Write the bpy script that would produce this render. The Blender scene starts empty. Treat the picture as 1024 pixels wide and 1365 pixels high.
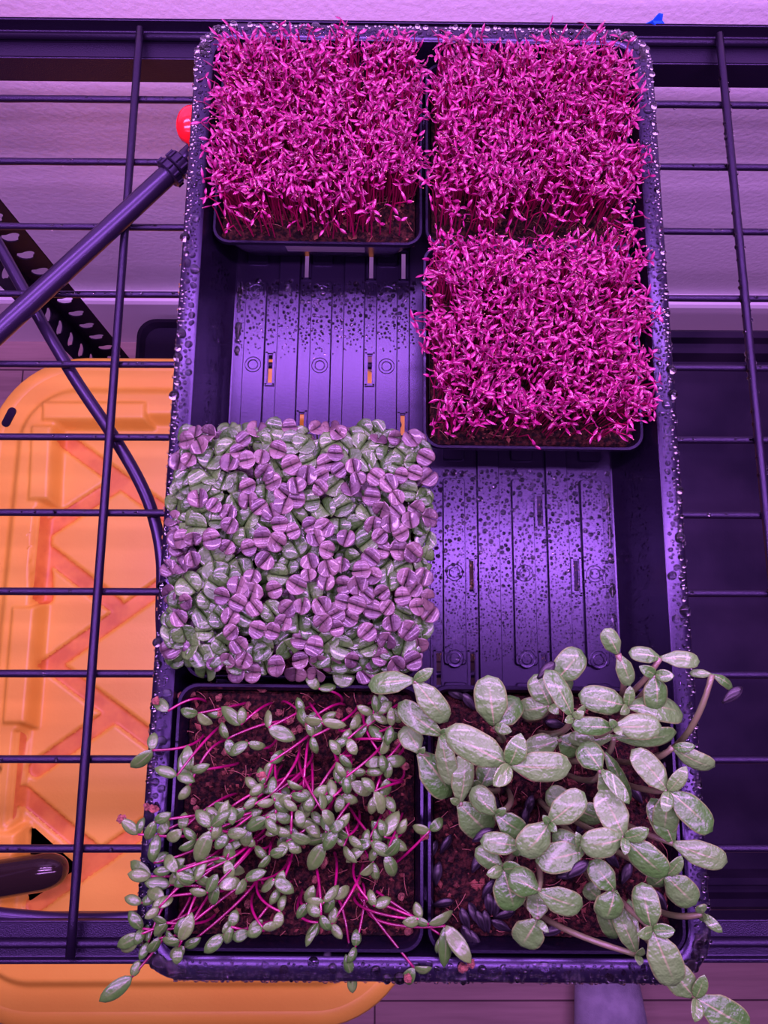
import bpy, bmesh, math, random
import numpy as np
from mathutils import Vector, Matrix, noise
random.seed(11); np.random.seed(11)
SC = bpy.context.scene; COL = SC.collection
R_ = random.uniform

# ------------------------------------------------------------------ camera
F_PX = 1010.0
PITCH, YAW, ROLL, CAM_Z = 0.19517766, -0.00964081, 0.00395976, 0.45947838
def rot3():
    cx, sx = math.cos(PITCH), math.sin(PITCH); cy, sy = math.cos(YAW), math.sin(YAW); cz, sz = math.cos(ROLL), math.sin(ROLL)
    return (Matrix(((1,0,0),(0,cx,-sx),(0,sx,cx))) @ Matrix(((cy,0,sy),(0,1,0),(-sy,0,cy))) @ Matrix(((cz,-sz,0),(sz,cz,0),(0,0,1))))
CAM_R = rot3()
cam = bpy.data.cameras.new('camera'); cam.sensor_fit = 'VERTICAL'; cam.sensor_height = 36.0
cam.lens = 36.0 * F_PX / 1365.0; cam.clip_start = 0.01; cam.clip_end = 50
camo = bpy.data.objects.new('camera', cam); COL.objects.link(camo)
camo.matrix_world = Matrix.Translation((0, 0, CAM_Z)) @ CAM_R.to_4x4()
SC.camera = camo
def at(x, y, z):                       # point of the photograph on the level z
    d = CAM_R @ Vector(((x-512)/F_PX, -(y-682.5)/F_PX, -1))
    return Vector((0, 0, CAM_Z)) + d * ((z-CAM_Z)/d.z)
def aty(x, y, Y):                      # point of the photograph on the upright plane Y
    d = CAM_R @ Vector(((x-512)/F_PX, -(y-682.5)/F_PX, -1))
    return Vector((0, 0, CAM_Z)) + d * (Y/d.y)

# ------------------------------------------------------------------ light
SC.view_settings.view_transform = 'Standard'; SC.view_settings.look = 'None'
SC.view_settings.gamma = 1.0; SC.view_settings.use_curve_mapping = False
SC.view_settings.exposure = 0.0
SC.cycles.caustics_reflective = False; SC.cycles.caustics_refractive = False
SC.cycles.sample_clamp_indirect = 4.0
w = bpy.data.worlds.new('world'); SC.world = w; w.use_nodes = True
bg = w.node_tree.nodes['Background']; bg.inputs[0].default_value = (0.62, 0.26, 1.0, 1); bg.inputs[1].default_value = 0.07
LIGHT = (1.0, 0.40, 1.42)
for (ly, pw) in ((0.40, 7.6), (0.13, 8.0), (-0.15, 4.6)):       # two LED grow tubes above the shelf; third added to brighten the front pots
    l = bpy.data.lights.new('grow_or_fill_tube', 'AREA'); l.shape = 'RECTANGLE'; l.size = 1.15; l.size_y = 0.03
    l.color = LIGHT; l.energy = pw
    lo = bpy.data.objects.new('grow_or_fill_tube', l); COL.objects.link(lo); lo.location = (0.03, ly, 0.52)

# ------------------------------------------------------------------ helpers
class MB:
    def __init__(s): s.v = []; s.f = []; s.m = []; s.uv = {}
    def add(s, vs, fs, mi=0, uvs=None):
        o = len(s.v); s.v += [tuple(p) for p in vs]
        for f in fs: s.f.append(tuple(i+o for i in f)); s.m.append(mi)
        if uvs:
            for i, u in enumerate(uvs): s.uv[o+i] = u
    def mesh(s, name, mats, smooth=True):
        me = bpy.data.meshes.new(name); me.from_pydata(s.v, [], s.f)
        for m in (mats if isinstance(mats, (list, tuple)) else [mats]): me.materials.append(m)
        me.polygons.foreach_set('material_index', s.m)
        me.polygons.foreach_set('use_smooth', [smooth]*len(s.f))
        if s.uv:
            lay = me.uv_layers.new(name='UVMap')
            for lp in me.loops: lay.data[lp.index].uv = s.uv.get(lp.vertex_index, (0, 0))
        me.update(); return me
    def build(s, name, mats, parent=None, smooth=True, sharp=None):
        o = bpy.data.objects.new(name, s.mesh(name, mats, smooth)); COL.objects.link(o)
        if parent: o.parent = parent
        if sharp is not None: o.data.set_sharp_from_angle(angle=math.radians(sharp))
        return o
def tag(o, label, cat, group=None, kind=None):
    if label: o['label'] = label
    if cat: o['category'] = cat
    if group: o['group'] = group
    if kind: o['kind'] = kind
    return o
def thing(name, label, cat, loc=(0,0,0), group=None, rz=0):
    o = bpy.data.objects.new(name, None); o.empty_display_size = .01; COL.objects.link(o)
    o.location = loc; o.rotation_euler = (0, 0, rz); return tag(o, label, cat, group)
def link(name, me, parent=None, mat=None):
    o = bpy.data.objects.new(name, me); COL.objects.link(o)
    if parent: o.parent = parent
    if mat is not None: o.matrix_local = mat
    return o
def box(mb, c, s, mi=0, M=None):
    x, y, z = (k/2 for k in s)
    vs = [Vector(c)+Vector((a*x, b*y, d*z)) for a in (-1,1) for b in (-1,1) for d in (-1,1)]
    if M: vs = [M @ p for p in vs]
    mb.add(vs, [(0,1,3,2),(4,6,7,5),(0,4,5,1),(2,3,7,6),(0,2,6,4),(1,5,7,3)], mi)
def tube(mb, pts, rad, n=8, mi=0, caps=True):
    pts = [Vector(p) for p in pts]; rs = rad if isinstance(rad, (list, tuple)) else [rad]*len(pts)
    vs = []; prev = None
    for i, p in enumerate(pts):
        t = (pts[min(i+1, len(pts)-1)] - pts[max(i-1, 0)]).normalized()
        if prev is None:
            a = Vector((0,0,1)) if abs(t.z) < .9 else Vector((1,0,0)); u = t.cross(a).normalized()
        else: u = (prev - t*prev.dot(t)).normalized()
        prev = u; v = t.cross(u)
        for k in range(n):
            a = 2*math.pi*k/n; vs.append(p + (u*math.cos(a)+v*math.sin(a))*rs[i])
    fs = [(i*n+k, i*n+(k+1) % n, (i+1)*n+(k+1) % n, (i+1)*n+k) for i in range(len(pts)-1) for k in range(n)]
    if caps: fs += [tuple(range(n-1, -1, -1)), tuple(range((len(pts)-1)*n, len(pts)*n))]
    mb.add(vs, fs, mi)
def bez(a, b, c, d, n):
    return [a*(1-t)**3+b*3*t*(1-t)**2+c*3*t*t*(1-t)+d*t**3 for t in (i/n for i in range(n+1))]
def spline(pts, k=8):
    P = [Vector(p) for p in pts]; P = [P[0]*2-P[1]]+P+[P[-1]*2-P[-2]]; out = []
    for i in range(1, len(P)-2):
        for j in range(k):
            t = j/k; out.append(.5*((2*P[i])+(P[i+1]-P[i-1])*t+(2*P[i-1]-5*P[i]+4*P[i+1]-P[i+2])*t*t+(3*P[i]-P[i-1]-3*P[i+1]+P[i+2])*t**3))
    return out+[P[-2]]
def rrect(hx, hy, r, n=6, cx=0, cy=0):
    out = []
    for (sx, sy, a0) in ((1,1,0),(-1,1,90),(-1,-1,180),(1,-1,270)):
        for k in range(n+1):
            a = math.radians(a0+90*k/n); out.append((cx+sx*(hx-r)+r*math.cos(a), cy+sy*(hy-r)+r*math.sin(a)))
    return out
def loft(mb, loops, mi=0, cap0=False, cap1=False):
    n = len(loops[0]); vs = [p for l in loops for p in l]
    fs = [(i*n+k, i*n+(k+1) % n, (i+1)*n+(k+1) % n, (i+1)*n+k) for i in range(len(loops)-1) for k in range(n)]
    if cap0: fs.append(tuple(range(n-1, -1, -1)))
    if cap1: fs.append(tuple(range((len(loops)-1)*n, len(loops)*n)))
    mb.add(vs, fs, mi)
def rloops(prof, n=6, cx=0, cy=0):     # prof: (half x, half y, radius, z)
    return [[(x, y, z) for x, y in rrect(hx, hy, r, n, cx, cy)] for hx, hy, r, z in prof]

# ------------------------------------------------------------------ materials
def mat(name, col, rough=.5, col2=None, scale=40, bump=0, bscale=200, spec=.5, coat=0, metallic=0, contrast=(.35,.65), coords='Object', detail=4, stretch=None, tint=None):
    m = bpy.data.materials.new(name); m.use_nodes = True; nt = m.node_tree; b = nt.nodes['Principled BSDF']
    b.inputs['Base Color'].default_value = (*col, 1); b.inputs['Roughness'].default_value = rough
    b.inputs['Specular IOR Level'].default_value = spec; b.inputs['Coat Weight'].default_value = coat; b.inputs['Coat Roughness'].default_value = .08
    b.inputs['Metallic'].default_value = metallic
    if tint: b.inputs['Specular Tint'].default_value = (*tint, 1)
    tc = nt.nodes.new('ShaderNodeTexCoord'); src = tc.outputs[coords]
    if stretch:
        mp = nt.nodes.new('ShaderNodeMapping'); mp.inputs['Scale'].default_value = stretch; nt.links.new(src, mp.inputs[0]); src = mp.outputs[0]
    if col2:
        n = nt.nodes.new('ShaderNodeTexNoise'); n.inputs['Scale'].default_value = scale; n.inputs['Detail'].default_value = detail; nt.links.new(src, n.inputs['Vector'])
        r = nt.nodes.new('ShaderNodeValToRGB'); r.color_ramp.elements[0].position = contrast[0]; r.color_ramp.elements[1].position = contrast[1]
        r.color_ramp.elements[0].color = (*col, 1); r.color_ramp.elements[1].color = (*col2, 1)
        nt.links.new(n.outputs['Fac'], r.inputs[0]); nt.links.new(r.outputs[0], b.inputs['Base Color'])
    if bump:
        n2 = nt.nodes.new('ShaderNodeTexNoise'); n2.inputs['Scale'].default_value = bscale; n2.inputs['Detail'].default_value = 3; nt.links.new(src, n2.inputs['Vector'])
        bp = nt.nodes.new('ShaderNodeBump'); bp.inputs['Strength'].default_value = bump; bp.inputs['Distance'].default_value = .002
        nt.links.new(n2.outputs['Fac'], bp.inputs['Height']); nt.links.new(bp.outputs[0], b.inputs['Normal'])
    return m
def leaf_mat(name, col, col2, rib, edge, rough=.35, ribw=.10, bump=.5, bscale=250, coat=.4, var=.25):
    """blade colour from the leaf's own UV: v across (0 at the midrib), u along"""
    m = bpy.data.materials.new(name); m.use_nodes = True; nt = m.node_tree; b = nt.nodes['Principled BSDF']; N = nt.nodes.new; L = nt.links.new
    tc = N('ShaderNodeTexCoord'); sep = N('ShaderNodeSeparateXYZ'); L(tc.outputs['UV'], sep.inputs[0])
    oi = N('ShaderNodeObjectInfo'); nz = N('ShaderNodeTexNoise'); nz.inputs['Scale'].default_value = 120; nz.inputs['Detail'].default_value = 4; L(tc.outputs['Object'], nz.inputs['Vector'])
    mx = N('ShaderNodeMath'); mx.operation = 'MULTIPLY_ADD'; L(oi.outputs['Random'], mx.inputs[0]); mx.inputs[1].default_value = .9; L(nz.outputs['Fac'], mx.inputs[2])
    sb = N('ShaderNodeMath'); sb.operation = 'SUBTRACT'; L(mx.outputs[0], sb.inputs[0]); sb.inputs[1].default_value = .45
    r = N('ShaderNodeValToRGB'); r.color_ramp.elements[0].position = .15; r.color_ramp.elements[1].position = .85
    r.color_ramp.elements[0].color = (*col, 1); r.color_ramp.elements[1].color = (*col2, 1); L(sb.outputs[0], r.inputs[0])
    ab = N('ShaderNodeMath'); ab.operation = 'ABSOLUTE'; L(sep.outputs[1], ab.inputs[0])
    def smooth(a, b_, inp):
        q = N('ShaderNodeMapRange'); q.interpolation_type = 'SMOOTHSTEP'; q.inputs[1].default_value = a; q.inputs[2].default_value = b_; L(inp, q.inputs[0]); return q.outputs[0]
    ribf = smooth(ribw, ribw*.15, ab.outputs[0]); fade = smooth(.95, .25, sep.outputs[0])
    mu = N('ShaderNodeMath'); mu.operation = 'MULTIPLY'; L(ribf, mu.inputs[0]); L(fade, mu.inputs[1])
    m1 = N('ShaderNodeMix'); m1.data_type = 'RGBA'; L(mu.outputs[0], m1.inputs[0]); L(r.outputs[0], m1.inputs[6]); m1.inputs[7].default_value = (*rib, 1)
    m2 = N('ShaderNodeMix'); m2.data_type = 'RGBA'; L(smooth(.86, 1.0, ab.outputs[0]), m2.inputs[0]); L(m1.outputs[2], m2.inputs[6]); m2.inputs[7].default_value = (*edge, 1)
    L(m2.outputs[2], b.inputs['Base Color']); b.inputs['Roughness'].default_value = rough
    b.inputs['Coat Weight'].default_value = coat; b.inputs['Coat Roughness'].default_value = .1
    n2 = N('ShaderNodeTexNoise'); n2.inputs['Scale'].default_value = bscale; n2.inputs['Detail'].default_value = 2; L(tc.outputs['Object'], n2.inputs['Vector'])
    bp = N('ShaderNodeBump'); bp.inputs['Strength'].default_value = bump; bp.inputs['Distance'].default_value = .0015
    L(n2.outputs['Fac'], bp.inputs['Height']); L(bp.outputs[0], b.inputs['Normal'])
    return m
M = {}
M['wall'] = mat('wall_paint', (.80,.80,.80), .8, bump=.35, bscale=160)
M['base'] = mat('baseboard_paint', (.86,.86,.88), .45)

M['tray'] = mat('tray_plastic', (.0045,.0030,.0085), .27, bump=.02, bscale=700, spec=.62, tint=(.62,.52,1.0))
M['pot'] = mat('pot_plastic', (.004,.003,.007), .26, bump=.04, bscale=900, spec=.45, tint=(.62,.52,1.0))
M['steel'] = mat('black_powder_coat', (.006,.004,.010), .32, bump=.2, bscale=1500, spec=.4, tint=(.62,.52,1.0))
M['bin'] = mat('black_bin_plastic', (.006,.004,.010), .42, (.016,.011,.022), 14, bump=.05, bscale=400, spec=.3, tint=(.62,.52,1.0))
M['tube'] = mat('tube_plastic', (.009,.006,.014), .30, tint=(.62,.52,1.0))
M['gloss'] = mat('glossy_black', (.022,.014,.012), .12)
M['red'] = mat('red_plastic', (.75,.012,.015), .18)
M['blue'] = mat('blue_tape', (.01,.12,.85), .5)
M['yellow'] = mat('yellow_lid', (.88,.57,.060), .42, (.84,.50,.05), 9, bump=.05, bscale=300)
M['dirt'] = mat('stained_channel', (.84,.36,.045), .5, (.66,.22,.028), 45)
M['soil'] = mat('coco_soil', (.004,.0016,.0018), .85, (.052,.015,.011), 420, spec=.12, bump=1.0, bscale=700, contrast=(.42,.72))
M['crumb'] = mat('coco_crumb', (.035,.010,.008), .85, (.16,.050,.034), 160, spec=.15)
M['fibre'] = mat('root_fibre', (.20,.07,.045), .6)
M['water'] = bpy.data.materials.new('water'); M['water'].use_nodes = True
_b = M['water'].node_tree.nodes['Principled BSDF']; _b.inputs['Base Color'].default_value = (1,1,1,1); _b.inputs['Roughness'].default_value = 0.02
_b.inputs['Transmission Weight'].default_value = 1; _b.inputs['IOR'].default_value = 1.33
M['sticker'] = mat('label_paper', (.36,.34,.36), .6, (.20,.19,.21), 9, stretch=(1,1,90), contrast=(.5,.62))
M['sock'] = mat('grey_knit', (.42,.42,.50), .9, (.32,.32,.39), 60, bump=.6, bscale=500)
M['cloth'] = mat('dark_trousers', (.05,.05,.07), .9)
M['ama_leaf'] = mat('amaranth_leaf', (.12,.002,.040), .35, (.31,.013,.130), 300, coat=.25, contrast=(.3,.7))
M['ama_stem'] = mat('amaranth_stem', (.26,.002,.055), .4)
M['coat'] = mat('seed_coat', (.60,.30,.16), .35)
M['bas_p'] = leaf_mat('basil_purple', (.044,.028,.032), (.100,.072,.060), (.026,.013,.018), (.10,.075,.06), .45, .06, .4, 500)
M['bas_g'] = leaf_mat('basil_green', (.024,.082,.010), (.062,.155,.028), (.028,.09,.012), (.07,.14,.032), .36, .08, .5, 500)
M['bas_s'] = mat('basil_stem', (.20,.32,.08), .5)
M['beet_l'] = leaf_mat('beet_leaf', (.038,.125,.016), (.085,.185,.036), (.10,.17,.05), (.08,.16,.04), .3, .16, .3, 400, coat=.2)
M['beet_s'] = mat('beet_stem', (.24,.002,.075), .32, (.10,.001,.028), 60, coat=.4)
M['husk'] = mat('corky_husk', (.09,.028,.018), .85, (.22,.08,.048), 500, bump=.8, bscale=900)
M['sun_l'] = leaf_mat('sunflower_leaf', (.040,.145,.018), (.088,.215,.046), (.19,.25,.09), (.15,.22,.06), .33, .10, .9, 260, coat=.18)
M['sun_t'] = leaf_mat('sunflower_true_leaf', (.045,.16,.02), (.085,.21,.04), (.15,.25,.07), (.13,.22,.05), .35, .12, .5, 500)
M['sun_s'] = mat('sunflower_stem', (.085,.125,.035), .4, (.12,.10,.05), 60, coat=.2)
M['hull'] = mat('black_hull', (.006,.005,.007), .34, (.040,.034,.045), 30, spec=.35, stretch=(1,14,14), contrast=(.5,.75))
def plank_mat():
    m = mat('laminate_planks', (.30,.20,.17), .5); nt = m.node_tree; b = nt.nodes['Principled BSDF']; N = nt.nodes.new; L = nt.links.new
    tc = N('ShaderNodeTexCoord'); br = N('ShaderNodeTexBrick'); L(tc.outputs['Object'], br.inputs[0]); br.inputs['Scale'].default_value = 1
    br.inputs['Brick Width'].default_value = .62; br.inputs['Row Height'].default_value = .125; br.inputs['Mortar Size'].default_value = .0014; br.offset = .37
    br.inputs['Color1'].default_value = (.52,.37,.33,1); br.inputs['Color2'].default_value = (.44,.31,.27,1); br.inputs['Mortar'].default_value = (.10,.06,.06,1)
    mp = N('ShaderNodeMapping'); mp.inputs['Scale'].default_value = (3, 45, 1); L(tc.outputs['Object'], mp.inputs[0])
    nz = N('ShaderNodeTexNoise'); nz.inputs['Scale'].default_value = 3; nz.inputs['Detail'].default_value = 6; L(mp.outputs[0], nz.inputs['Vector'])
    mr = N('ShaderNodeMapRange'); mr.inputs[3].default_value = .65; mr.inputs[4].default_value = 1.2; L(nz.outputs['Fac'], mr.inputs[0])
    mx = N('ShaderNodeMix'); mx.data_type = 'RGBA'; mx.blend_type = 'MULTIPLY'; mx.inputs[0].default_value = 1; L(br.outputs[0], mx.inputs[6]); L(mr.outputs[0], mx.inputs[7])
    L(mx.outputs[2], b.inputs['Base Color']); return m
M['plank'] = plank_mat()

# ------------------------------------------------------------------ setting
FZ = -0.80
def slab(name, c, s, m):
    mb = MB(); box(mb, c, s); o = mb.build(name, m, smooth=False); o['kind'] = 'structure'; return o
slab('floor', (0, -.4, FZ-.02), (4, 2.2, .04), M['plank'])
slab('wall_back', (0, .60, .3), (4, .054, 2.3), M['wall'])
mb = MB(); prof = [(.573,FZ),(.553,FZ),(.553,-.655),(.556,-.649),(.573,-.648)]
mb.add([(x, y, z) for x in (-2, 2) for y, z in prof], [(i, (i+1) % 5, 5+(i+1) % 5, 5+i) for i in range(5)])
o = mb.build('baseboard_back', M['base'], smooth=False); o['kind'] = 'structure'

# ------------------------------------------------------------------ wire shelf
shelf = thing('wire_shelf', 'black wire deck shelf on slotted steel posts, carrying the seedling tray', 'shelf', (0, 0, FZ))
def sh(mb, name, m, **k):
    o = mb.build(name, m, **k); o.parent = shelf; o.location = (0, 0, -FZ); return o
XL, XR = -.62, .80
for k in range(12):
    y = .38013 - .04842*k
    if k == 11: y = -.1535
    p = [(XL+.02 + (XR-XL-.04)*i/60, y, noise.noise((i*.7, k*3.1, 0))*.0004) for i in range(61)]
    mb = MB(); tube(mb, p, [.0023+.00022*noise.noise((i*1.9, k, 5)) for i in range(61)], 8); sh(mb, 'wire', M['steel'])
mb = MB(); tube(mb, [(XL+.02, .4305, 0), (XR-.02, .4305, 0)], .0023); sh(mb, 'wire', M['steel'])
for x in (-.1666, .2396, .645, -.4):
    p = [(x, .4335-(.4335+.159)*i/30, .0042) for i in range(31)]
    mb = MB(); tube(mb, p, [.0027+.0002*noise.noise((i*1.7, x*30, 2)) for i in range(31)], 10); sh(mb, 'wire', M['steel'])
def beam(ys, name):                    # ys: +1 rear, -1 front ; profile in (offset towards the outside, z)
    mb = MB()
    if ys > 0: pr = [(.4165,-.027),(.4165,-.0035),(.4385,-.0035),(.4385,.0065),(.4405,.0065),(.4405,-.032),(.4385,-.032),(.4385,-.0055),(.4185,-.0055),(.4185,-.027)]
    else: pr = [(-.143,-.022),(-.143,-.0035),(-.1615,-.0035),(-.1615,.0015),(-.1635,.0015),(-.1635,-.032),(-.1615,-.032),(-.1615,-.0055),(-.145,-.0055),(-.145,-.022)]
    n = len(pr); mb.add([(x, y, z) for x in (XL, XR) for y, z in pr], [(i, (i+1) % n, n+(i+1) % n, n+i) for i in range(n)]+[tuple(range(n)), tuple(range(2*n-1, n-1, -1))])
    o = sh(mb, name, M['steel'], smooth=False)
    bv = o.modifiers.new('bevel', 'BEVEL'); bv.width = .0009; bv.segments = 2; bv.limit_method = 'ANGLE'
beam(1, 'beam'); beam(-1, 'beam')
mb = MB()
for x in (XL, XR-.002): box(mb, (x+.001, .137, -.014), (.002, .60, .036))
sh(mb, 'end_beam', M['steel'], smooth=False)
def post(x, y, sx, sy):                # L-shaped angle with slanting slots in both flanges
    mb = MB(); W = .042; P = .036; z0 = FZ; n = int((.12-FZ)/P)
    for fl in (0, 1):
        for k in range(n):
            zc = z0+P*(k+.5); out = []; inn = []
            for j in range(16):
                a = 2*math.pi*j/16; c, s = math.cos(a), math.sin(a); q = 1/max(abs(c), abs(s))
                out.append((W/2+W/2*c*q, zc+P/2*s*q))
                e, f = .0130*c, .0066*s*(1.25 if c < 0 else .8); inn.append((W*.52+e*.83-f*.55, zc+(e*.55+f*.83)))
            def pl(u, z, d): return (x+sx*u, y+sy*d, z) if fl == 0 else (x+sx*d, y+sy*u, z)
            for d in (0, .0016):
                vs = [pl(u, z, d) for u, z in out+inn]; mb.add(vs, [(j, (j+1) % 16, 16+(j+1) % 16, 16+j) for j in range(16)])
            vs = [pl(u, z, 0) for u, z in inn]+[pl(u, z, .0016) for u, z in inn]; mb.add(vs, [(j, (j+1) % 16, 16+(j+1) % 16, 16+j) for j in range(16)])
    return sh(mb, 'post', M['steel'], smooth=False)
pb = aty(146, 466, .4425)
post(pb.x-.024, .4435, 1, -1); post(XR, .4435, -1, -1); post(XL, -.1665, 1, 1); post(XR, -.1665, -1, 1)

# ------------------------------------------------------------------ seedling tray
TX, TY, TR = 0.02608, 0.11698, -0.00847
tray = thing('seedling_tray', 'long black ribbed plastic tray beaded with water, lying on the wire shelf', 'tray', (TX, TY, .0066), rz=TR)
TM = Matrix.Translation((TX, TY, 0)) @ Matrix.Rotation(TR, 4, 'Z'); TI = TM.inverted()
def tl(p): return TI @ Vector(p)
Z0 = .0066
def tb(mb, name, m, **k):
    o = mb.build(name, m, **k); o.parent = tray; o.location = (0, 0, -Z0); return o
HX, HY = .140, .268
mb = MB()
loft(mb, rloops([(HX-.001,HY-.001,.023,.0515),(HX,HY,.024,.052),(HX,HY,.024,.0585),(HX-.0012,HY-.0012,.023,.0600),(HX-.0095,HY-.0095,.016,.0602),(HX-.0112,HY-.0112,.014,.0590)], 10))
tb(mb, 'rim', M['tray'])
mb = MB()
loft(mb, rloops([(HX-.0112,HY-.0112,.014,.0590),(.1272,.2552,.013,.048),(.1215,.2495,.012,.0135),(.1185,.2465,.010,.0085),(.1170,.2450,.009,.0080)], 10))
tb(mb, 'side_wall', M['tray'], sharp=40)
# floor: a sheet with drain slots, raised ribs and round bosses
PT = .0209
slots = [(-4.5,.063),(-3.5,.0245),(-1.5,.0635),(-.5,.0245),(1.5,-.0665),(4.5,-.0655),(3.5,-.026),(.55,-.121),(1.5,-.121),(3.5,-.121),(-4.5,-.063),(-1.5,-.063),(4.5,.07),(-3.5,.135),(-1.5,.135),(-.5,.135)]
xs = sorted({-.1175, .1175} | {round(a*PT+d, 5) for a, _ in slots for d in (-.0013, .0013)})
ys = sorted({-.2455, .2455} | {round(b+d, 5) for _, b in slots for d in (-.0092, .0092)})
mb = MB(); nx, ny = len(xs), len(ys)
for z in (.0084, .0068): 
    vs = [(x, y, z) for y in ys for x in xs]; fs = []
    for j in range(ny-1):
        for i in range(nx-1):
            cx, cy = (xs[i]+xs[i+1])/2, (ys[j]+ys[j+1])/2
            if any(abs(cx-a*PT) < .0012 and abs(cy-b) < .0092 for a, b in slots): continue
            fs.append((j*nx+i, j*nx+i+1, (j+1)*nx+i+1, (j+1)*nx+i))
    mb.add(vs, fs)
for a, b in slots:                     # low lips round the slots
    for d in (-1, 1):
        box(mb, (a*PT+d*.0024, b, .0088), (.0012, .022, .0016))
    for d in (-1, 1): box(mb, (a*PT, b+d*.0107, .0088), (.006, .0012, .0016))
for k in range(-5, 6):
    segs = [(-.236,-.128),(-.1185,-.0065),(.0045,.122),(.134,.238)] if k % 2 else [(-.238,.238)]
    for y0, y1 in segs:
        cy, hy = (y0+y1)/2, (y1-y0)/2
        loft(mb, rloops([(.0069,hy,.002,.0082),(.0066,hy-.0003,.002,.0106),(.0062,hy-.0007,.0018,.0111)], 4, k*PT, cy), cap1=True)
        if k % 2:
            for by in ((y1-.006 if False else None),): pass
    if k % 2:
        for by in (-.224,-.165,-.1147,-.0645,.0187,.0647,.114,.165,.224):
            for r0, r1, zt in ((.0052,.0050,.01122),(.0034,.0030,.01132)):
                loft(mb, [[(k*PT+r*math.cos(2*math.pi*i/20), by+r*math.sin(2*math.pi*i/20), z) for i in range(20)] for r, z in ((r0,.0105),(r0,zt),(r1,zt+.0001),(r1*.9,zt-.0002))], cap1=True)
tb(mb, 'base', M['tray'], sharp=35)
# water
def drop(mb, p, r, h=.55, nrm=None, el=1.0):
    a0 = R_(0, 6.28); vs = []; n = 12 if r > .0007 else 6
    if nrm is None: X, Y, Zv = Vector((1,0,0)), Vector((0,1,0)), Vector((0,0,1))
    else:
        Zv = Vector(nrm).normalized(); X = Zv.orthogonal().normalized(); Y = Zv.cross(X)
    ring = [(1.0,-.05),(.97,.30),(.84,.62),(.62,.84),(.34,.96)]
    ph = R_(0,6.28); wa_ = R_(0,.13); wob = [1+wa_*math.sin(2*(2*math.pi*k/n)+ph)+.5*wa_*math.sin(3*(2*math.pi*k/n)+2*ph) for k in range(n)]
    for (q, z) in ring:
        for k in range(n):
            a = a0+2*math.pi*k/n; vs.append(Vector(p)+X*(r*q*wob[k]*math.cos(a))+Y*(r*q*wob[k]*el*math.sin(a))+Zv*(r*h*z))
    vs.append(Vector(p)+Zv*(r*h)); m = len(ring)
    fs = [(i*n+k, i*n+(k+1) % n, (i+1)*n+(k+1) % n, (i+1)*n+k) for i in range(m-1) for k in range(n)]
    fs += [((m-1)*n+k, (m-1)*n+(k+1) % n, m*n) for k in range(n)]
    fs.append(tuple(range(n-1, -1, -1)))
    mb.add(vs, fs)
def floor_z(x):
    k = round(x/PT); return .0112 if abs(x-k*PT) < .0062 else .0085
def near_edge(x):
    return .0058 < abs(x-round(x/PT)*PT) < .0075
def scatter(mb, n, fx, fy, fr, zf, h=.5, sep=1.05):
    g = {}; c = .005
    for _ in range(n):
        x, y = fx(), fy(); r = fr(x, y); ok = True
        if r <= 0: continue
        gi, gj = int(math.floor(x/c)), int(math.floor(y/c))
        for i in (-1, 0, 1):
            for j in (-1, 0, 1):
                for (a, b, q) in g.get((gi+i, gj+j), ()):
                    if (a-x)**2+(b-y)**2 < ((q+r)*sep)**2: ok = False; break
        if not ok: continue
        g.setdefault((gi, gj), []).append((x, y, r)); drop(mb, (x, y, zf(x)), r, h)
mb = MB()
def rr(x, y):                          # right open cell: big beads towards the back, fine mist in front
    if near_edge(x): return 0
    t = max(0, (y+.115)/.112); k = random.random()
    return (.0003+.0003*random.random()) if k > .22+.6*t else (.0006+.0016*t*random.random()**1.3)
scatter(mb, 7000, lambda: R_(.004,.116), lambda: R_(-.116,-.002), rr, floor_z)
def rl(x, y):
    if near_edge(x): return 0
    t = (y-.068)/.055
    return (.0004+.0018*max(0, t)*random.random()) if random.random() < t else 0
scatter(mb, 3600, lambda: R_(-.116,-.003), lambda: R_(.066,.122), rl, floor_z)
def rimr(x, y): return .0007+.0024*random.random()**2.4
for sx in (-1, 1):
    scatter(mb, 4200, lambda: sx*R_(.1312,.1388), lambda: R_(-.25,.25), rimr, lambda x: .0601, .5)
for sy in (-1, 1):
    scatter(mb, 2000, lambda: R_(-.12,.12), lambda: sy*R_(.2592,.2668), rimr, lambda x: .0601, .5)
for sx in (-1, 1):
    for sy in (-1, 1):
        for _ in range(70):
            a = R_(0, math.pi/2); q = R_(.0165,.0225); drop(mb, (sx*(HX-.024+q*math.cos(a)), sy*(HY-.024+q*math.sin(a)), .0601), rimr(0, 0)*.8, .5)
for _ in range(1800):                  # mist on the long walls
    sx = random.choice((-1, 1, 1)); t = R_(.15, .95); x = .1272+(.1215-.1272)*t; z = .048+(.0135-.048)*t
    y = R_(-.13, .24) if sx > 0 else R_(.0, .125)
    drop(mb, (sx*x, y, z), .0003+.0005*random.random()**2, .6, (-sx, 0, .17))
for _ in range(420):
    y = R_(-.25, .25); sx = random.choice((-1, 1)); drop(mb, (sx*.1402, y, R_(.053,.0585)), R_(.0004,.0012), .7, (sx, 0, .2))
for _ in range(360):
    drop(mb, (R_(-.12,.12), -.2682, R_(.053,.0585)), R_(.0005,.0013), .7, (0, -1, .2))
for sx in (-1, 1):                     # pools along the wall foot
    for _ in range(26):
        y = R_(-.11,-.005) if sx > 0 else R_(.07,.12); drop(mb, (sx*.1155, y, .0085), R_(.001,.0022), .45, None, R_(.8,1.6))
o = tb(mb, 'water_droplet', M['water']); tag(o, 'clear water beads and mist', None, kind='stuff')

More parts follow.
